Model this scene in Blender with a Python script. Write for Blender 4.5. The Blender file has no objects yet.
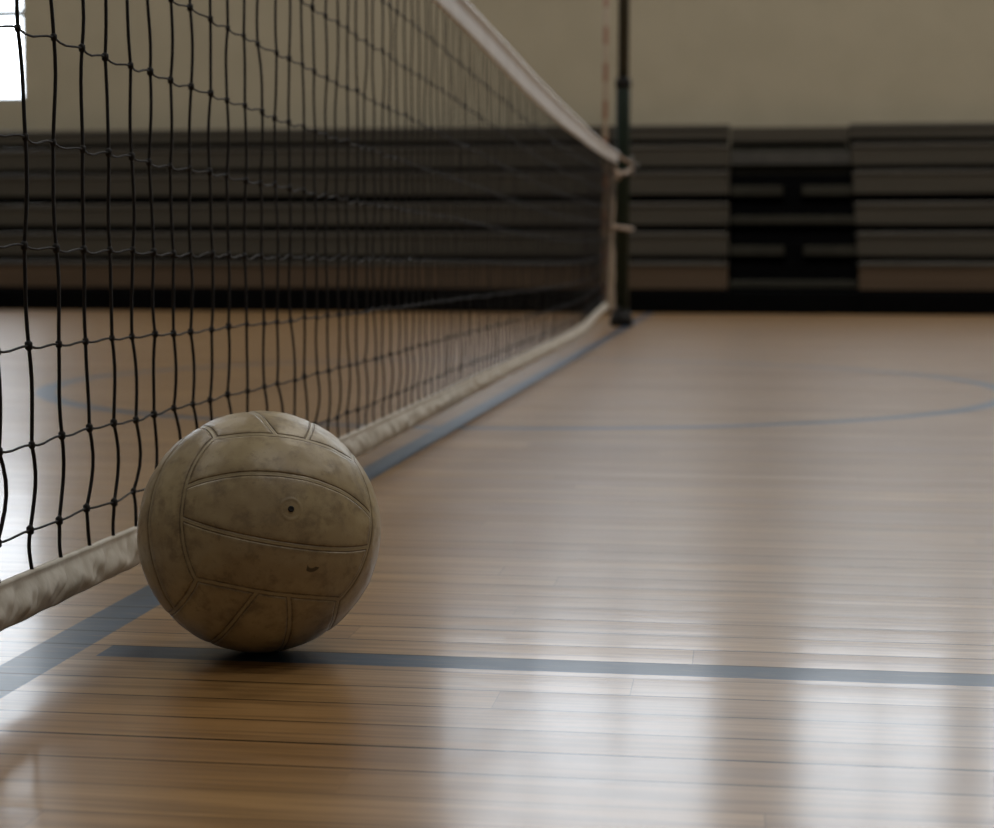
import bpy, bmesh, math, random
from mathutils import Vector, Matrix, noise
random.seed(7)
scene = bpy.context.scene
COL = scene.collection
PI = math.pi

# ------------------------------------------------------------------ helpers
def link(name, me, mat=None, parent=None, smooth=False):
    o = bpy.data.objects.new(name, me)
    COL.objects.link(o)
    if mat is not None and not me.materials:
        me.materials.append(mat)
    if parent is not None:
        o.parent = parent
    if smooth:
        for p in me.polygons:
            p.use_smooth = True
    return o

def obj(name, bm, mat, parent=None, smooth=False, kind=None):
    me = bpy.data.meshes.new(name)
    bm.normal_update()
    bm.to_mesh(me)
    bm.free()
    o = link(name, me, mat, parent, smooth)
    if kind:
        o['kind'] = kind
    return o

def mesh_obj(name, verts, faces, mat, parent=None, smooth=False):
    me = bpy.data.meshes.new(name)
    me.from_pydata(verts, [], faces)
    me.update()
    return link(name, me, mat, parent, smooth)

def thing(name, label, cat, loc=(0, 0, 0), group=None):
    o = bpy.data.objects.new(name, None)
    o.empty_display_size = 0.1
    COL.objects.link(o)
    o.location = loc
    o['label'] = label
    o['category'] = cat
    if group:
        o['group'] = group
    return o

def add_box(bm, x0, x1, y0, y1, z0, z1, bevel=0.0):
    r = bmesh.ops.create_cube(bm, size=1.0)
    vs = r['verts']
    for v in vs:
        v.co = Vector((x0 + (v.co.x + .5) * (x1 - x0), y0 + (v.co.y + .5) * (y1 - y0), z0 + (v.co.z + .5) * (z1 - z0)))
    if bevel > 0:
        es = list({e for v in vs for e in v.link_edges})
        bmesh.ops.bevel(bm, geom=es, offset=bevel, segments=2, affect='EDGES', profile=.5)

def add_lathe(bm, prof, cx=0, cy=0, n=32):
    """profile of (radius, z) from bottom to top, capped"""
    rings = []
    for r, z in prof:
        rings.append([bm.verts.new((cx + r * math.cos(2 * PI * i / n), cy + r * math.sin(2 * PI * i / n), z)) for i in range(n)])
    for a, b in zip(rings, rings[1:]):
        for i in range(n):
            bm.faces.new((a[i], a[(i + 1) % n], b[(i + 1) % n], b[i]))
    bm.faces.new(list(reversed(rings[0])))
    bm.faces.new(rings[-1])

def tube(verts, faces, pts, r, n=6):
    """append a capped tube along pts (Vectors) to verts / faces lists"""
    base = len(verts)
    m = len(pts)
    for k, p in enumerate(pts):
        t = (pts[min(k + 1, m - 1)] - pts[max(k - 1, 0)]).normalized()
        ref = Vector((1, 0, 0)) if abs(t.x) < .9 else Vector((0, 0, 1))
        u = t.cross(ref).normalized()
        w = t.cross(u)
        rr = r[k] if isinstance(r, (list, tuple)) else r
        for i in range(n):
            a = 2 * PI * i / n
            verts.append(p + (u * math.cos(a) + w * math.sin(a)) * rr)
    for k in range(m - 1):
        for i in range(n):
            a = base + k * n + i
            b = base + k * n + (i + 1) % n
            faces.append((a, b, b + n, a + n))
    faces.append(tuple(base + i for i in reversed(range(n))))
    faces.append(tuple(base + (m - 1) * n + i for i in range(n)))

def add_tube_bm(bm, pts, r, n=10):
    vs, fs = [], []
    tube(vs, fs, [Vector(p) for p in pts], r, n)
    bv = [bm.verts.new(v) for v in vs]
    for f in fs:
        bm.faces.new([bv[i] for i in f])

def lerp_table(tab, x):
    if x <= tab[0][0]:
        return tab[0][1]
    for (a, va), (b, vb) in zip(tab, tab[1:]):
        if x <= b:
            t = (x - a) / (b - a)
            t = t * t * (3 - 2 * t) if False else t
            return va + (vb - va) * t
    return tab[-1][1]

# ------------------------------------------------------------------ materials
class NT:
    def __init__(self, name):
        self.m = bpy.data.materials.new(name)
        self.m.use_nodes = True
        self.t = self.m.node_tree
        self.b = self.t.nodes['Principled BSDF']
    def n(self, typ, **kw):
        nd = self.t.nodes.new(typ)
        for k, v in kw.items():
            setattr(nd, k, v)
        return nd
    def l(self, a, b):
        self.t.links.new(a, b)
    def setin(self, sock, v):
        if hasattr(v, 'is_linked') or hasattr(v, 'links'):
            self.l(v, sock)
        else:
            sock.default_value = v
    def math(self, op, a, b=None, c=None, clamp=False):
        nd = self.n('ShaderNodeMath', operation=op, use_clamp=clamp)
        self.setin(nd.inputs[0], a)
        if b is not None:
            self.setin(nd.inputs[1], b)
        if c is not None:
            self.setin(nd.inputs[2], c)
        return nd.outputs[0]
    def mix(self, fac, a, b):
        nd = self.n('ShaderNodeMix', data_type='RGBA')
        self.setin(nd.inputs[0], fac)
        self.setin(nd.inputs[6], a if not isinstance(a, tuple) else (*a, 1))
        self.setin(nd.inputs[7], b if not isinstance(b, tuple) else (*b, 1))
        return nd.outputs[2]
    def mixf(self, fac, a, b):
        nd = self.n('ShaderNodeMix', data_type='FLOAT')
        self.setin(nd.inputs[0], fac)
        self.setin(nd.inputs[2], a)
        self.setin(nd.inputs[3], b)
        return nd.outputs[0]
    def coords(self):
        return self.n('ShaderNodeTexCoord').outputs['Object']
    def mapping(self, vec, scale=(1, 1, 1), loc=(0, 0, 0)):
        nd = self.n('ShaderNodeMapping')
        self.l(vec, nd.inputs[0])
        nd.inputs['Scale'].default_value = scale
        nd.inputs['Location'].default_value = loc
        return nd.outputs[0]
    def noise(self, vec, scale, detail=3, rough=.55):
        nd = self.n('ShaderNodeTexNoise')
        self.l(vec, nd.inputs['Vector'])
        nd.inputs['Scale'].default_value = scale
        nd.inputs['Detail'].default_value = detail
        nd.inputs['Roughness'].default_value = rough
        return nd.outputs['Fac']
    def ramp(self, f, lo, hi, smooth=True):
        nd = self.n('ShaderNodeMapRange')
        nd.interpolation_type = 'SMOOTHSTEP' if smooth else 'LINEAR'
        self.setin(nd.inputs[0], f)
        nd.inputs[1].default_value = lo
        nd.inputs[2].default_value = hi
        return nd.outputs[0]
    def bump(self, h, dist, strength=1.0):
        nd = self.n('ShaderNodeBump')
        self.l(h, nd.inputs['Height'])
        nd.inputs['Distance'].default_value = dist
        nd.inputs['Strength'].default_value = strength
        self.l(nd.outputs[0], self.b.inputs['Normal'])
        return nd

def simple(name, a, b=None, rough=.5, scale=8, spec=.5, metal=0, bump=0, stretch=(1, 1, 1), detail=4):
    g = NT(name)
    v = g.mapping(g.coords(), stretch)
    f = g.noise(v, scale, detail)
    g.l(g.mix(g.ramp(f, .35, .65), a, b if b else tuple(c * .85 for c in a)), g.b.inputs['Base Color'])
    g.b.inputs['Roughness'].default_value = rough
    g.b.inputs['Specular IOR Level'].default_value = spec
    g.b.inputs['Metallic'].default_value = metal
    if bump:
        g.bump(f, bump)
    return g.m

M = {}
M['wall'] = simple('painted_wall_beige', (.42, .382, .288), (.445, .405, .307), rough=.75, scale=2.5)
M['wall_side'] = simple('painted_wall_tan', (.36, .33, .27), (.33, .30, .25), rough=.8, scale=2)
M['ceiling'] = simple('ceiling_panels', (.42, .42, .40), (.38, .38, .36), rough=.9, scale=3)
M['frame'] = simple('window_frame_paint', (.30, .32, .33), rough=.5)
M['post'] = simple('dark_green_enamel', (.005, .014, .009), (.008, .018, .012), rough=.5, spec=.25, scale=20)
M['post_u'] = simple('grey_green_enamel', (.020, .028, .024), rough=.35, scale=20)
M['steel'] = simple('worn_steel', (.30, .31, .30), (.2, .2, .2), rough=.38, metal=.85, scale=40)
M['black'] = simple('black_rubber', (.008, .008, .009), (.012, .012, .012), rough=.6, scale=30, spec=.2)
M['cord_v'] = simple('black_nylon_cord', (.004, .004, .006), (.008, .008, .010), rough=.7, scale=300, spec=.35)
M['canvas'] = simple('offwhite_canvas', (.62, .60, .55), (.50, .475, .42), rough=.85, stretch=(1, 1, .4), scale=40, bump=.0018, detail=6)
M['vinyl'] = simple('white_vinyl_tape', (.80, .82, .86), (.72, .74, .78), rough=.5, scale=10)
M['cotton'] = simple('cream_cotton_band', (.40, .34, .28), (.33, .28, .22), rough=.85, scale=22)
M['rope'] = simple('pale_rope', (.42, .33, .27), (.35, .28, .22), rough=.8, scale=60)
M['board'] = simple('weathered_bleacher_wood', (.078, .070, .056), (.062, .056, .045), rough=.6, spec=.2, scale=5, stretch=(.15, 1, 6))
M['board_low'] = simple('floor_lit_bleacher_wood', (.120, .083, .055), (.10, .068, .044), rough=.6, spec=.2, scale=5, stretch=(.15, 1, 6))  # lowest board: warm bounce from the floor put into the wood colour
M['seat'] = simple('bleacher_seat_wood', (.092, .086, .075), (.078, .072, .062), rough=.5, spec=.22, scale=5, stretch=(.15, 1, 6))
M['void'] = simple('bleacher_black_and_shade', (.0022, .0025, .003), (.003, .0033, .004), rough=.8, spec=.03)  # black base and steps; also paints the shade in the bleacher gaps
M['step'] = simple('olive_step_edging', (.040, .039, .031), (.033, .032, .026), rough=.7, spec=.1)
M['step_top'] = simple('lit_step_edging', (.082, .08, .074), (.07, .068, .064), rough=.7, spec=.1)  # top step: same edging lightened, the light on it is in the colour
M['seal'] = simple('valve_rubber', (.003, .003, .003), rough=.7)

def window_glass():
    g = NT('frosted_daylight_glass')
    v = g.mapping(g.coords(), (.5, 1, .5))
    f = g.noise(v, 1.3, 3)
    g.b.inputs['Base Color'].default_value = (.75, .8, .82, 1)
    g.b.inputs['Roughness'].default_value = .3
    g.l(g.mix(f, (.80, .89, 1.0), (.88, .94, 1.0)), g.b.inputs['Emission Color'])
    g.b.inputs['Emission Strength'].default_value = WIN
    return g.m

# ------------------------------------------------------------------ key numbers
H = .336                       # camera height
A = .5838                      # net plane lies at x = -A, running along y
YW = 14.4                      # back wall
WIN = 4.7
XL, XR, YR, ZC = -9.0, 7.0, -9.0, 7.2

# ------------------------------------------------------------------ floor
def floor_material():
    g = NT('varnished_maple_strips')
    co = g.coords()
    sep = g.n('ShaderNodeSeparateXYZ')
    g.l(co, sep.inputs[0])
    X, Y = sep.outputs[0], sep.outputs[1]
    W = .0560
    yr = g.math('DIVIDE', g.math('ADD', Y, 1.2525), W)
    row = g.math('FLOOR', yr)
    fr = g.math('FRACT', yr)
    wn = g.n('ShaderNodeTexWhiteNoise', noise_dimensions='1D')
    g.l(row, wn.inputs['W'])
    r1, rc = wn.outputs['Value'], wn.outputs['Color']
    sc = g.n('ShaderNodeSeparateColor')
    g.l(rc, sc.inputs[0])
    rA, rB, rC = sc.outputs
    xs = g.math('DIVIDE', g.math('ADD', X, g.math('MULTIPLY', r1, 7.3)), g.math('ADD', .75, g.math('MULTIPLY', rB, .8)))
    brd = g.math('FLOOR', xs)
    frx = g.math('FRACT', xs)
    comb = g.n('ShaderNodeCombineXYZ')
    g.l(row, comb.inputs[0]); g.l(brd, comb.inputs[1])
    wn2 = g.n('ShaderNodeTexWhiteNoise', noise_dimensions='2D')
    g.l(comb.outputs[0], wn2.inputs['Vector'])
    b1 = wn2.outputs['Value']
    sc2 = g.n('ShaderNodeSeparateColor')
    g.l(wn2.outputs['Color'], sc2.inputs[0])
    bA, bB, bC = sc2.outputs
    # grain: noise stretched along the strips, shifted per board
    sh = g.n('ShaderNodeCombineXYZ')
    g.l(g.math('MULTIPLY', bB, 40), sh.inputs[0]); g.l(g.math('MULTIPLY', bC, 40), sh.inputs[1])
    va = g.n('ShaderNodeVectorMath', operation='ADD')
    g.l(co, va.inputs[0]); g.l(sh.outputs[0], va.inputs[1])
    grain = g.noise(g.mapping(va.outputs[0], (1.2, 34, 1)), 3.2, 5, .6)
    broad = g.noise(g.mapping(co, (.5, 2.2, 1)), 1.6, 3)
    base = g.mix(b1, WOOD_D, WOOD_L)
    base = g.mix(g.math('MULTIPLY', g.ramp(grain, .38, .64), .70), base, tuple(c * .55 for c in WOOD_D))
    base = g.mix(g.math('MULTIPLY', g.ramp(broad, .4, .75), .25), base, tuple(c * .8 for c in WOOD_L))
    # seams between strips: some open and dark, most nearly closed
    ed = g.math('MINIMUM', fr, g.math('SUBTRACT', 1, fr))
    seam = g.math('SUBTRACT', 1, g.ramp(ed, .018, .042))
    sst = g.mixf(g.ramp(rA, .30, .60), .40, 1.0)
    edx = g.math('MINIMUM', frx, g.math('SUBTRACT', 1, frx))
    seamx = g.math('MULTIPLY', g.math('SUBTRACT', 1, g.ramp(edx, .0004, .0011)), g.mixf(g.ramp(bA, .5, .7), .0, .55))
    seams = g.math('MAXIMUM', g.math('MULTIPLY', seam, sst), seamx)
    # painted court lines
    wob = g.math('MULTIPLY', g.math('SUBTRACT', g.noise(g.mapping(co, (3, 40, 1)), 12, 2), .5), .004)
    def band(v, c, half):
        d = g.math('ABSOLUTE', g.math('SUBTRACT', v, c))
        d = g.math('ADD', d, wob)
        return g.math('SUBTRACT', 1, g.ramp(d, half - .0008, half + .0008))
    centre = band(X, -A, .0235)
    short = g.math('MULTIPLY', band(Y, 1.4145, .0215), g.math('GREATER_THAN', X, -.541))
    dx = g.math('SUBTRACT', X, CIRC[0]); dy = g.math('SUBTRACT', Y, CIRC[1])
    rad = g.math('SQRT', g.math('ADD', g.math('MULTIPLY', dx, dx), g.math('MULTIPLY', dy, dy)))
    ring = band(rad, CIRC[2], .027)
    lines = g.math('MAXIMUM', g.math('MAXIMUM', centre, short), ring)
    wear = g.noise(g.mapping(co, (1, 6, 1)), 22, 5, .65)
    lines = g.math('MULTIPLY', lines, g.mixf(g.ramp(wear, .5, .8), 1.0, .62))
    blue = g.mix(g.noise(g.mapping(co, (2, 30, 1)), 6, 4), (.013, .040, .084), (.026, .064, .116))
    base = g.mix(lines, base, blue)
    base = g.mix(seams, base, (.008, .005, .003))
    g.l(base, g.b.inputs['Base Color'])
    # varnish: worn, each strip slightly tilted and differently polished
    scuff = g.noise(g.mapping(co, (1.0, 3.0, 1)), 7, 6, .7)
    rough = g.math('ADD', g.mixf(r1, F_R0, F_R1), g.math('MULTIPLY', g.math('SUBTRACT', scuff, .5), .10))
    g.l(rough, g.b.inputs['Roughness'])
    g.b.inputs['IOR'].default_value = 1.5
    g.l(g.math('MULTIPLY', g.math('SUBTRACT', 1, g.math('MULTIPLY', seams, .8)), g.math('MULTIPLY', g.mixf(g.ramp(grain, .3, .7), F_SPEC * 1.1, F_SPEC * .85), g.mixf(lines, 1.0, .40))), g.b.inputs['Specular IOR Level'])
    g.l(g.mixf(lines, F_COAT, F_COAT * .4), g.b.inputs['Coat Weight'])
    g.b.inputs['Coat Roughness'].default_value = F_CR
    g.b.inputs['Coat IOR'].default_value = 1.5
    cup = g.math('MULTIPLY', g.math('SUBTRACT', fr, .5), .012)
    ripple = g.math('MULTIPLY', g.math('SUBTRACT', g.noise(g.mapping(co, (2.0, 24, 1)), 2.5, 3), .5), F_RIP)
    ty = g.math('ADD', g.math('ADD', g.math('MULTIPLY', g.math('SUBTRACT', rC, .5), F_TILT), cup), ripple)
    tx = g.math('MULTIPLY', g.math('SUBTRACT', g.noise(g.mapping(co, (4, 12, 1)), 3, 3), .5), .010)
    cn = g.n('ShaderNodeCombineXYZ')
    g.l(tx, cn.inputs[0]); g.l(ty, cn.inputs[1]); cn.inputs[2].default_value = 1
    nv = g.n('ShaderNodeVectorMath', operation='NORMALIZE')
    g.l(cn.outputs[0], nv.inputs[0])
    g.l(nv.outputs[0], g.b.inputs['Normal'])
    g.l(nv.outputs[0], g.b.inputs['Coat Normal'])
    return g.m

WOOD_D = (.285, .152, .052)
WOOD_L = (.40, .232, .088)
CIRC = (-A, 4.81, 1.314)
F_R0, F_R1, F_SPEC, F_COAT, F_CR, F_TILT, F_RIP = .33, .36, .50, .45, .145, .004, .018

bm = bmesh.new()
add_box(bm, XL, XR, YR, YW, -.10, 0)
obj('floor', bm, floor_material(), kind='structure')

# ------------------------------------------------------------------ room shell
WINS = [  # x0, x1, z0, z1, vertical bars, horizontal bars
    (-8.70, -6.137, 1.755, 4.6, [-7.4], [2.515, 3.3, 4.0]),
    (-2.50, -.125, 3.05, 5.6, [-1.70], [4.3]),
    (.56, 1.84, 3.05, 5.6, [1.25], [4.3]),
    (2.13, 4.6, 3.05, 5.6, [3.36], [4.3]),
]
bm = bmesh.new()
xs = sorted({XL, XR} | {w[0] for w in WINS} | {w[1] for w in WINS})
for a, b in zip(xs, xs[1:]):
    w = next((w for w in WINS if w[0] <= a + 1e-6 and w[1] >= b - 1e-6), None)
    if w is None:
        add_box(bm, a, b, YW, YW + .25, 0, ZC)
    else:
        add_box(bm, a, b, YW, YW + .25, 0, w[2])
        add_box(bm, a, b, YW, YW + .25, w[3], ZC)
obj('wall_back', bm, M['wall'], kind='structure')
glass = window_glass()
for i, (x0, x1, z0, z1, vb, hb) in enumerate(WINS):
    win = bpy.data.objects.new('window_%d' % (i + 1), None)
    COL.objects.link(win)
    win.location = ((x0 + x1) / 2, YW + .12, z0)
    win['kind'] = 'structure'
    inv = Matrix.Translation(-win.location)
    bm = bmesh.new()
    t = .035
    for bx in ((x0, x0 + t), (x1 - t, x1)):
        add_box(bm, *bx, YW + .05, YW + .13, z0, z1, .004)
    for bz in ((z0, z0 + t), (z1 - t, z1)):
        add_box(bm, x0 + t, x1 - t, YW + .05, YW + .13, *bz, .004)
    for v in vb:
        add_box(bm, v - .03, v + .03, YW + .06, YW + .12, z0 + t, z1 - t, .004)
    for z in hb:
        add_box(bm, x0 + t, x1 - t, YW + .065, YW + .115, z - .030, z + .030, .003)
    bm.transform(inv)
    obj('window_frame', bm, M['frame'], win)
    bm = bmesh.new()
    add_box(bm, x0 + .02, x1 - .02, YW + .125, YW + .14, z0 + .02, z1 - .02)
    bm.transform(inv)
    obj('window_pane', bm, glass, win)
for nm, c, m in (('wall_left', (XL - .2, XL, YR, YW, 0, ZC), 'wall_side'), ('wall_right', (XR, XR + .2, YR, YW, 0, ZC), 'wall_side'),
                 ('wall_rear', (XL, XR, YR - .2, YR, 0, ZC), 'wall_side'), ('ceiling', (XL, XR, YR, YW, ZC, ZC + .2), 'ceiling')):
    bm = bmesh.new()
    add_box(bm, *c)
    obj(nm, bm, M[m], kind='structure')

# ------------------------------------------------------------------ bleachers
ROWZ = [(.166, .365), (.410, .583), (.645, .810), (.886, 1.060), (1.116, 1.283), (1.345, 1.458)]
def row_y(k):
    return 12.55 + .28 * k

def bleacher_bank(x0, x1, label):
    t = thing('bleacher_bank', label, 'bleachers', ((x0 + x1) / 2, 12.5, 0))
    inv = Matrix.Translation(-t.location)
    for k, (zb, zt) in enumerate(ROWZ):
        y = row_y(k)
        bm = bmesh.new()
        add_box(bm, x0, x1, y + .012, y + .045, zb, zt - .034, .003)
        bm.transform(inv)
        obj('riser_board', bm, M['board_low' if k == 0 else 'board'], t)
        bm = bmesh.new()
        add_box(bm, x0, x1, y, y + .27, zt - .034, zt, .008)
        bm.transform(inv)
        obj('seat_plank', bm, M['seat'], t)
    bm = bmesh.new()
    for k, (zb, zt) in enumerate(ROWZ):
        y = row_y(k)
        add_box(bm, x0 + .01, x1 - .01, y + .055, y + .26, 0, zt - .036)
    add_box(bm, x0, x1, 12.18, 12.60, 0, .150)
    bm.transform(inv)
    obj('base_and_gap_shade', bm, M['void'], t)  # black toe base plus solid fill standing in for shade under the seats
    return t

bleacher_bank(XL + .05, -.05, 'long brown wooden bleacher bank behind the net, left of the black aisle steps')
bleacher_bank(.885, XR - .05, 'brown wooden bleacher bank to the right of the black aisle steps')

t = thing('aisle_stairs', 'black aisle steps with olive edges between the two bleacher banks', 'stairs', (.43, 12.5, 0))
inv = Matrix.Translation(-t.location)
for k, (zb, zt) in enumerate(ROWZ):
    y = row_y(k)
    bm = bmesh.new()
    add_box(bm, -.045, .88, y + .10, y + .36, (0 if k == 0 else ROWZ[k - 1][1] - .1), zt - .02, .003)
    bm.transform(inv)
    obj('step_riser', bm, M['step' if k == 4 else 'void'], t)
for k, z0, z1, split, mt in ((0, .178, .232, 0, 'step'), (1, .412, .484, 1, 'step'), (2, .650, .712, 0, 'step'), (3, .873, .948, 1, 'step'), (4, 1.122, 1.222, 0, 'step_top')):
    y = row_y(k)
    for xa, xb in (((-.04, .36), (.50, .875)) if split else ((-.04, .875),)):
        bm = bmesh.new()
        add_box(bm, xa, xb, y + .02, y + .20, z0, z1, .006)
        bm.transform(inv)
        obj('step_edge', bm, M[mt], t)
    if split:
        bm = bmesh.new()
        add_box(bm, .365, .495, y + .01, y + .20, z0 - .16, z1 + .02, .006)
        bm.transform(inv)
        obj('step_block', bm, M['void'], t)
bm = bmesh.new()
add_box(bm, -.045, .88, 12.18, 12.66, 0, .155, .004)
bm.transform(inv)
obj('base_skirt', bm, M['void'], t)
bm = bmesh.new()
add_box(bm, -.045, .88, row_y(5), row_y(5) + .26, 1.315, 1.435, .006)
bm.transform(inv)
obj('top_landing', bm, M['board'], t)

# ------------------------------------------------------------------ net post
PX, PY = -.617, 9.50
t = thing('net_post', 'tall dark green steel net post at the far end of the volleyball net', 'post', (PX, PY, 0))
bm = bmesh.new(); add_lathe(bm, [(.040, .02), (.040, 1.29), (.036, 1.30)], n=32); obj('outer_sleeve', bm, M['post'], t, True)
bm = bmesh.new(); add_lathe(bm, [(.031, 1.28), (.031, 2.52), (.028, 2.55)], n=32); obj('inner_pole', bm, M['post_u'], t, True)
bm = bmesh.new(); add_lathe(bm, [(.034, 1.300), (.044, 1.305), (.044, 1.35), (.033, 1.356)], n=32); obj('collar', bm, M['black'], t, True)
bm = bmesh.new(); add_lathe(bm, [(.064, 0), (.064, .045), (.056, .068), (.046, .074), (.046, .088), (.0405, .092)], n=36); obj('base_plate', bm, M['black'], t, True)
bm = bmesh.new(); add_box(bm, .038, .060, -.03, .03, .83, .93, .006); add_tube_bm(bm, [(.048, 0, .88), (.085, -.01, .885)], .012); obj('winch_bracket', bm, M['steel'], t)

# ------------------------------------------------------------------ net
YN0, YN1 = -1.2, 8.93
ZBB = [(1.3, .042), (1.6, .040), (2.65, .036), (3.4, .040), (4.3, .048), (5.8, .055), (7.2, .072), (8.3, .090), (8.93, .104)]      # bottom edge of bottom tape
ZBT = [(1.3, .081), (1.6, .077), (2.6, .077), (3.4, .083), (4.3, .088), (5.8, .097), (7.2, .114), (8.3, .133), (8.93, .148)]      # its top edge
ZTB = [(1.3, .868), (3.36, .846), (3.8, .838), (4.3, .826), (4.9, .812), (5.8, .804), (7.0, .815), (8.2, .843), (8.93, .866)]     # bottom edge of top tape
ZTT = [(1.3, .925), (3.36, .905), (3.8, .902), (4.3, .895), (4.9, .884), (5.8, .876), (7.0, .878), (8.2, .898), (8.93, .922)]
U_ROWS = [.113, .187, .268, .3525, .443, .531, .614, .702, .789]
ROW_U = [(z - .080) / (.868 - .080) for z in U_ROWS]

def smooth_tab(tab, y):
    s = 0
    for d, w in ((-.35, 1), (-.15, 2), (0, 3), (.15, 2), (.35, 1)):
        s += w * lerp_table(tab, y + d)
    return s / 9
def xnet(y, z):
    k = max(0, min(1, (y - 6.2) / 2.7))
    k = k * k * (3 - 2 * k)
    return -A - k * (.075 - .05 * max(0, min(1, (z - .1) / .8)))

net = thing('volleyball_net', 'black cord volleyball net with white tapes stretched low beside the scuffed ball', 'net', (-A, 4, 0))
NI = Matrix.Translation(-net.location)

ys = [1.30, 1.363, 1.430, 1.497, 1.558, 1.618, 1.678, 1.742, 1.806, 1.876, 1.943, 2.012, 2.086, 2.160, 2.230, 2.296, 2.360, 2.430, 2.500, 2.563]
y = ys[0]
while y > YN0 + .08:
    y -= .064 + random.uniform(-.006, .006)
    ys.insert(0, y)
y = ys[-1]
while y < YN1 - .10:
    y += .066 + random.uniform(-.007, .007)
    ys.append(y)

def row_z(k, y):
    zb, zt = smooth_tab(ZBT, y), smooth_tab(ZTB, y)
    return zb + ROW_U[k] * (zt - zb)

knots = []                                       # knots[c][r]
for c, y in enumerate(ys):
    colk = []
    lean = random.uniform(-.002, .002)
    for r in range(len(U_ROWS)):
        ky = y + random.uniform(-.0026, .0026) * (1.0 if r < 3 else .6) + lean * (r - 4) * .4
        kz = row_z(r, y) + random.uniform(-.0018, .0018)
        colk.append(Vector((xnet(y, kz) + random.uniform(-.0025, .0025), ky, kz)))
    knots.append(colk)

V, F = [], []
RV, RH = .00165, .00110
for c, y in enumerate(ys):
    kn = knots[c]
    zb = smooth_tab(ZBT, y) - .004
    zt = smooth_tab(ZTB, y) + .004
    low = Vector((xnet(y, zb), y + random.uniform(-.002, .002), zb))
    top = Vector((xnet(y, zt), y, zt))
    chain = [low] + kn + [top]
    pts = []
    for k in range(len(chain) - 1):
        a, b = chain[k], chain[k + 1]
        if k == 0:
            bow = random.uniform(-.004, .001); sh = .6
        elif k == 1:
            bow = random.uniform(.009, .015); sh = 0
        elif k == 2:
            bow = random.uniform(.000, .005); sh = 0
        else:
            bow = random.uniform(-.0022, .0022); sh = 0
        s2 = random.uniform(-.0012, .0012)
        bx = random.uniform(-.002, .002)
        m = 6
        for i in range(m):
            f = i / m
            p = a.lerp(b, f)
            p.y += bow * math.sin(PI * f) + s2 * math.sin(2 * PI * f)
            p.x += bx * math.sin(PI * f)
            pts.append(p)
    pts.append(chain[-1])
    tube(V, F, pts, RV, 6)
nh0 = len(F)
for r in range(len(U_ROWS)):
    pts = []
    for c in range(len(ys) - 1):
        a, b = knots[c][r], knots[c + 1][r]
        tight = .25 if r == 0 else (.55 if r in (1, 2) else 1.0)
        sag = random.uniform(.0014, .0030) * tight
        sk = random.uniform(.0008, .0024) * tight
        for i in range(5):
            f = i / 5
            p = a.lerp(b, f)
            p.z -= sag * math.sin(PI * f) + sk * math.sin(2 * PI * f)
            pts.append(p)
    pts.append(knots[-1][r])
    tube(V, F, pts, RH, 5)
# knots
ico = bmesh.new()
bmesh.ops.create_icosphere(ico, subdivisions=1, radius=1)
iv = [v.co.copy() for v in ico.verts]
ifc = [[v.index for v in f.verts] for f in ico.faces]
ico.free()
for c, y in enumerate(ys):
    for r in range(len(U_ROWS)):
        b0 = len(V)
        s = random.uniform(.9, 1.2)
        for v in iv:
            V.append(knots[c][r] + Vector((v.x * .0033 * s, v.y * .0036 * s, v.z * .0050 * s)))
        F += [tuple(b0 + i for i in f) for f in ifc]
V = [NI @ v for v in V]
mesh_obj('netting', V, F, M['cord_v'], net, True)

def tape(name, zlo, zhi, prof, mat, y0, y1, near, far, wrinkle, parent=net):
    """sleeve along the net; prof = closed list of (dx, fraction of height)"""
    yy = []
    y = y0
    while y < y1:
        yy.append(y)
        y += near if y < 3.0 else far
    yy.append(y1)
    n = len(prof)
    V, F = [], []
    for y in yy:
        a, b = smooth_tab(zlo, y), smooth_tab(zhi, y)
        for dx, f in prof:
            z = a + f * (b - a)
            w = 0
            dz = 0
            if wrinkle:
                mid = math.sin(PI * max(0, min(1, f * 1.15))) if f < .78 else .12
                q = noise.noise(Vector((y * 30 + f * 1.6, f * .8, 3)))
                q2 = 1 - 2.4 * abs(noise.noise(Vector((y * 62 - f * 2.2, f * .9, 9))))
                q = .7 * q + .55 * q2
                w = wrinkle * q * mid
                dz = .0011 * noise.noise(Vector((y * 28, 5, 1))) * (1 - f)
            V.append(NI @ Vector((xnet(y, z) + dx + (w if dx > 0 else w * .5), y, z + dz)))
    for k in range(len(yy) - 1):
        for i in range(n):
            a = k * n + i
            b = k * n + (i + 1) % n
            F.append((a, b, b + n, a + n))
    F.append(tuple(range(n - 1, -1, -1)))
    F.append(tuple((len(yy) - 1) * n + i for i in range(n)))
    return mesh_obj(name, V, F, mat, parent, True)

pf = []
for i in range(17):
    f = i / 16
    bulge = .0030 + .0032 * math.sin(PI * min(1, f / .78)) if f < .78 else .0030 - .0006 * (abs(f - .86) < .02)
    pf.append((bulge, f))
pb = [(-dx * .8, f) for dx, f in reversed(pf)]
tape('bottom_tape', ZBB, ZBT, pf + pb, M['canvas'], YN0, YN1, .002, .02, .0085)
pt = [(.003, 0), (.004, .1), (.004, .5), (.004, .72), (.008, .80), (.011, .90), (.008, .98), (0, 1.0)]
pt = pt + [(-dx, f) for dx, f in reversed(pt[:-1])]
tape('top_tape', ZTB, ZTT, pt, M['vinyl'], YN0, YN1 + .01, .05, .05, 0)
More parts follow.
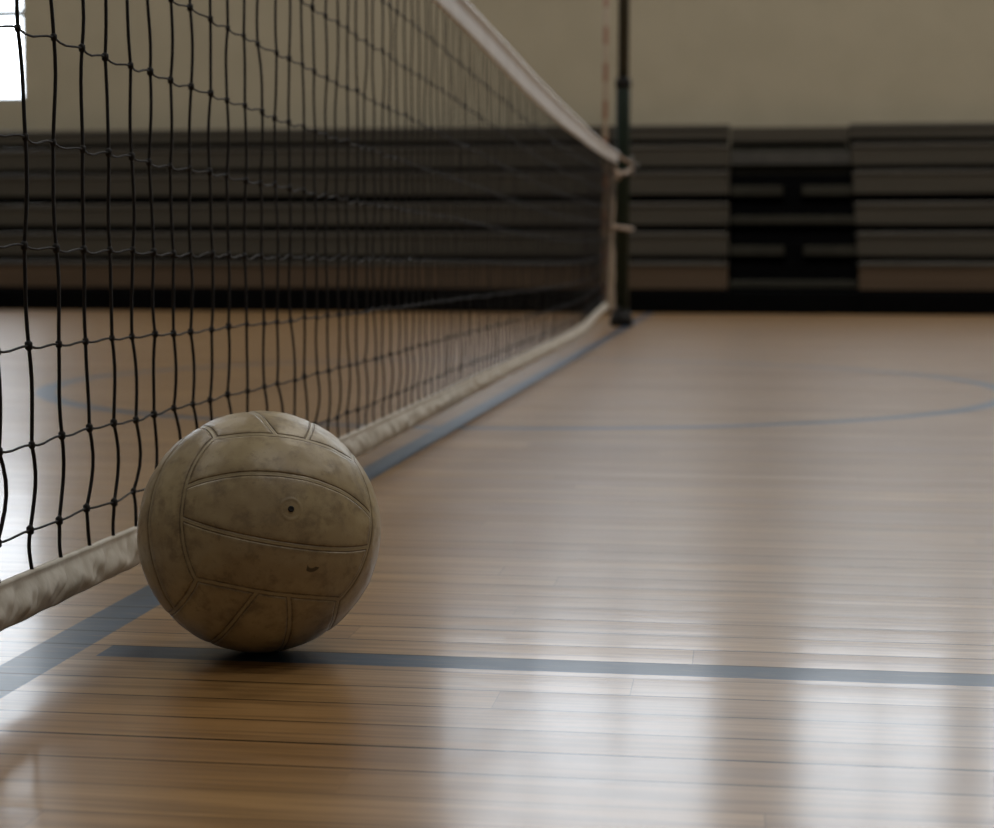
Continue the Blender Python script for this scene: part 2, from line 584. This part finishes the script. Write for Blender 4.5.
# side band at the far end, facing the court, folded round a dowel
V, F = [], []
n = 12
zz = [.10 + i * .02 for i in range(42)]
for z in zz:
    ce = Vector((-.652 + .004 * math.sin(z * 9), 8.94, z))
    wd = .033 + .0025 * math.sin(z * 23) + .002 * math.sin(z * 51)
    for i in range(n):
        a = 2 * PI * i / n
        V.append(NI @ (ce + Vector((wd * math.copysign(abs(math.cos(a)) ** .6, math.cos(a)), .012 * math.sin(a), 0))))
for k in range(len(zz) - 1):
    for i in range(n):
        a = k * n + i; b = k * n + (i + 1) % n
        F.append((a, b, b + n, a + n))
F.append(tuple(range(n - 1, -1, -1))); F.append(tuple((len(zz) - 1) * n + i for i in range(n)))
mesh_obj('side_band', V, F, M['cotton'], net, True)
# ties from the net to the post
def tie(pts, r, name='tie_rope', mat='rope'):
    bm = bmesh.new()
    add_tube_bm(bm, pts, r, 8)
    bm.transform(NI)
    return obj(name, bm, M[mat], net, True)
tie([(-.612, 8.92, .905), (-.606, 9.05, .905), (-.590, 9.25, .900), (-.570, 9.42, .893), (PX + .05, 9.458, .888)], .008)
tie([(-.625, 8.92, .835), (-.605, 9.02, .815), (-.590, 9.2, .822), (-.583, 9.40, .845), (-.566, 9.455, .862)], .010)
tie([(-.618, 8.93, .842), (-.606, 8.93, .80), (-.600, 8.935, .775)], .009)
tie([(-.630, 8.92, .536), (-.605, 9.1, .536), (-.585, 9.3, .535), (-.562, 9.50, .535)], .011)
tie([(-.650, 8.92, .125), (-.640, 9.1, .118), (-.630, 9.3, .110), (PX, 9.449, .10)], .007, 'tie_rope', 'black')

# antenna: red and white rod in the side band
g = NT('red_white_rod')
sp = g.n('ShaderNodeSeparateXYZ')
g.l(g.coords(), sp.inputs[0])
fr = g.math('FRACT', g.math('DIVIDE', g.math('ADD', sp.outputs[2], .004), .187))
g.l(g.mix(g.math('LESS_THAN', fr, .5), (.46, .40, .33), (.36, .22, .165)), g.b.inputs['Base Color'])
g.b.inputs['Roughness'].default_value = .4
t = thing('net_antenna', 'slim red and white striped rod rising from the far end of the net', 'antenna', (-.6695, 8.906, .156))
bm = bmesh.new(); add_lathe(bm, [(.013, 0), (.013, 1.78), (.009, 1.79)], n=16); obj('striped_rod', bm, g.m, t, True)
bm = bmesh.new(); add_lathe(bm, [(.0145, .70), (.0145, .77)], n=16); obj('clamp', bm, M['steel'], t, True)

# ------------------------------------------------------------------ volleyball
BC = Vector((-.406, 1.436, .105)); BR = .105
RM = Matrix(((0.8819570827182328, 0.026992405071397736, 0.4705561755110705),
             (0.4290069775142803, 0.3675037571218938, -0.8251630152553822),
             (-0.19520429679493662, 0.9296302483083014, 0.3125426114036936)))
# local axes: x right, y up, z towards the viewer.  Each cube face carries three strips;
# strip direction per face axis chosen so neighbours run crosswise.
STRIP = {0: 1, 1: 2, 2: 0}         # face normal axis -> axis the strips run along

KB = .21
def seam_info(d):
    """distance (in ball radii) from unit direction d to the nearest seam"""
    ab = [max(1e-6, abs(c)) for c in d]
    wins = [0, 0, 0]
    dist = []
    for i in range(3):
        j = STRIP[i]
        k = 3 - i - j
        w = ab[k] / max(ab[i], ab[j])
        q = ab[j] / ab[i]
        q0 = 1 + KB * max(0.0, 1 - w * w)
        r = max(ab[i], ab[j]); h2 = ab[i] ** 2 + ab[j] ** 2
        dist.append((abs(math.atan(q) - math.atan(q0)) * math.sqrt(h2 / (h2 + ab[k] ** 2)), i, j))
        wins[i if q < q0 else j] += 1
    ax = wins.index(max(wins))
    s = STRIP[ax]
    o = 3 - ax - s
    u = ab[s] / ab[ax]; v = ab[o] / ab[ax]
    best = min(x[0] for x in dist if ax in x[1:])
    tt = .285 - .060 * u * u
    dv = abs(v - tt) / math.sqrt(1 + u * u + v * v) * .97
    return min(best, dv), ax

bm = bmesh.new()
N = 150
def face_grid(axis, sign):
    grid = []
    for i in range(N + 1):
        rowv = []
        for j in range(N + 1):
            a = math.tan((i / N - .5) * PI / 2); b = math.tan((j / N - .5) * PI / 2)
            p = [0, 0, 0]
            p[axis] = sign
            p[(axis + 1) % 3] = a * sign
            p[(axis + 2) % 3] = b
            rowv.append(Vector(p).normalized())
        grid.append(rowv)
    return grid
V, F, D = [], [], []
for axis in range(3):
    for sign in (1, -1):
        gr = face_grid(axis, sign)
        b0 = len(V)
        for i in range(N + 1):
            for j in range(N + 1):
                d = gr[i][j]
                s, ax = seam_info(d)
                s_m = s * BR
                gv = -.0007 * max(0.0, 1 - s_m / .0040)
                lump = .0006 * noise.noise(d * 4.3) + .0003 * noise.noise(d * 11.0)
                V.append(d * (BR - .0002 + gv + lump))
                D.append(s_m)
        for i in range(N):
            for j in range(N):
                a = b0 + i * (N + 1) + j
                F.append((a, a + N + 1, a + N + 2, a + 1))
me = bpy.data.meshes.new('cover')
me.from_pydata(V, [], F)
att = me.attributes.new('seam_distance', 'FLOAT', 'POINT')
att.data.foreach_set('value', D)
me.update()
bm = bmesh.new(); bm.from_mesh(me)
bmesh.ops.remove_doubles(bm, verts=bm.verts, dist=1e-6)
bmesh.ops.recalc_face_normals(bm, faces=bm.faces)
bm.to_mesh(me); bm.free()

g = NT('scuffed_cream_leather')
co = g.coords()
at = g.n('ShaderNodeAttribute', attribute_name='seam_distance')
sd = at.outputs['Fac']
n1 = g.noise(g.mapping(co, (1, 1, 1)), 55, 8, .65)
n2 = g.noise(g.mapping(co, (1, 1, 1), (3, 1, 7)), 13, 4, .6)
n3 = g.noise(g.mapping(co, (1, 1, 1), (9, 4, 2)), 420, 4, .7)
n4 = g.noise(g.mapping(co, (1, 1, 1), (5, 5, 5)), 130, 6, .75)
c0 = g.mix(g.ramp(n2, .35, .65), (.45, .375, .225), (.345, .275, .165))
c1 = g.mix(g.math('MULTIPLY', g.ramp(n1, .46, .70), .55), c0, (.140, .104, .066))
c1 = g.mix(g.math('MULTIPLY', g.ramp(n4, .54, .74), .45), c1, (.09, .062, .038))
c1 = g.mix(g.math('MULTIPLY', g.ramp(n3, .62, .74), .35), c1, (.07, .05, .03))
# darker in the two grooves beside each seam; the raised welt between them is paler
gro = g.math('SUBTRACT', 1, g.ramp(g.math('ABSOLUTE', g.math('SUBTRACT', sd, .0020)), .0002, .0008))
gro = g.math('MULTIPLY', gro, g.mixf(g.ramp(n1, .38, .6), .10, .50))
halo = g.math('MULTIPLY', g.math('SUBTRACT', 1, g.ramp(sd, .002, .0085)), g.mixf(g.ramp(n4, .35, .6), .10, .45))
c2 = g.mix(halo, c1, (.12, .085, .05))
c2 = g.mix(gro, c2, (.055, .038, .022))
welt = g.math('SUBTRACT', 1, g.ramp(sd, .0008, .0017))
c3 = g.mix(g.math('MULTIPLY', welt, .60), c2, (.42, .36, .23))
# a curved black scuff below the valve
vm = g.n('ShaderNodeVectorMath', operation='DISTANCE')
g.l(co, vm.inputs[0])
sv = Vector((0.2545, -0.372, 0.8925)).normalized() * BR
vm.inputs[1].default_value = sv
sepn = g.n('ShaderNodeSeparateXYZ'); g.l(co, sepn.inputs[0])
arc = g.math('ABSOLUTE', g.math('SUBTRACT', vm.outputs['Value'], .0062))
arcm = g.math('SUBTRACT', 1, g.ramp(arc, .0011, .0024))
low = g.math('LESS_THAN', sepn.outputs[1], sv.y - .0022)
rgt = g.math('GREATER_THAN', sepn.outputs[0], sv.x - .004)
c4 = g.mix(g.math('MULTIPLY', g.math('MULTIPLY', arcm, low), g.math('MULTIPLY', rgt, .8)), c3, (.02, .014, .010))
g.l(c4, g.b.inputs['Base Color'])
g.l(g.mixf(n1, .30, .48), g.b.inputs['Roughness'])
g.b.inputs['Specular IOR Level'].default_value = .5
prof = g.math('MULTIPLY', g.math('SUBTRACT', 1, g.ramp(g.math('ABSOLUTE', g.math('SUBTRACT', sd, .0020)), 0, .0011)), -1.0)
vv = g.n('ShaderNodeVectorMath', operation='DISTANCE')
g.l(co, vv.inputs[0]); vv.inputs[1].default_value = Vector((.0116, .0025, 1)).normalized() * BR
ringv = g.math('SUBTRACT', 1, g.ramp(g.math('ABSOLUTE', g.math('SUBTRACT', vv.outputs['Value'], .0085)), 0, .0022))
prof = g.math('ADD', prof, g.math('MULTIPLY', ringv, .35))
hh = g.math('ADD', g.math('ADD', g.math('MULTIPLY', n3, .10), g.math('MULTIPLY', n4, .20)), prof)
g.bump(hh, .0007, 1.0)
ball = thing('volleyball', 'scuffed cream leather volleyball resting on the wooden floor beside the net', 'ball', BC)
cov = link('cover', me, g.m, ball, True)
cov.rotation_euler = RM.to_euler()
vdir = Vector((.0116, .0025, 1)).normalized()
bm = bmesh.new()
rot = vdir.to_track_quat('Z', 'Y').to_matrix().to_4x4()
add_lathe(bm, [(.0001, BR - .004), (.0020, BR - .0035), (.0026, BR + .0001), (.0026, BR + .0006), (.0016, BR + .0005), (.0002, BR + .0001)], n=20)
bm.transform(RM.to_4x4() @ rot)
obj('valve', bm, M['seal'], ball, True)

# ------------------------------------------------------------------ light
w = bpy.data.worlds.new('world'); scene.world = w
w.use_nodes = True
w.node_tree.nodes['Background'].inputs[0].default_value = (.6, .7, .8, 1)
w.node_tree.nodes['Background'].inputs[1].default_value = .3
def area_light(name, loc, size, power, col, size_y=None):
    d = bpy.data.lights.new(name, 'AREA')
    d.shape = 'RECTANGLE'; d.size = size; d.size_y = size_y or size
    d.energy = power; d.color = col
    o = bpy.data.objects.new(name, d); COL.objects.link(o)
    o.location = loc
    return o
for x in (-5.5, 1.0, 4.5):
    for y in (-5.5, 0.5, 6.0, 11.0):
        area_light('ceiling_fill_light', (x, y, ZC - .05), 1.2, {-5.5: 10, .5: 46, 6.0: 95, 11.0: 60}[y], (1.0, .95, .87), .6)  # unseen fill lights added under the ceiling, strength set per row

# ------------------------------------------------------------------ camera
FPX = 1715.0
cam = bpy.data.cameras.new('camera')
cam.sensor_fit = 'HORIZONTAL'
cam.lens = 50
cam.sensor_width = 50 * 994 / FPX
cam.clip_start = .05
cam.dof.use_dof = True
cam.dof.focus_distance = 1.42
cam.dof.aperture_fstop = 6.2
co = bpy.data.objects.new('camera', cam); COL.objects.link(co)
fwd = Vector((-0.136103, 0.986923, -0.08636527)); rgt = Vector((0.99060028, 0.13677541, 0.00188881)); up = Vector((-0.01367676, 0.08529639, 0.99626175))
Mx = Matrix((rgt, up, -fwd)).transposed().to_4x4()
Mx.translation = Vector((0, 0, H))
co.matrix_world = Mx
scene.camera = co

vs = scene.view_settings
vs.view_transform = 'Standard'; vs.look = 'None'; vs.gamma = 1; vs.exposure = 0; vs.use_curve_mapping = False
scene.cycles.max_bounces = 10
scene.cycles.diffuse_bounces = 5
scene.cycles.use_denoising = True
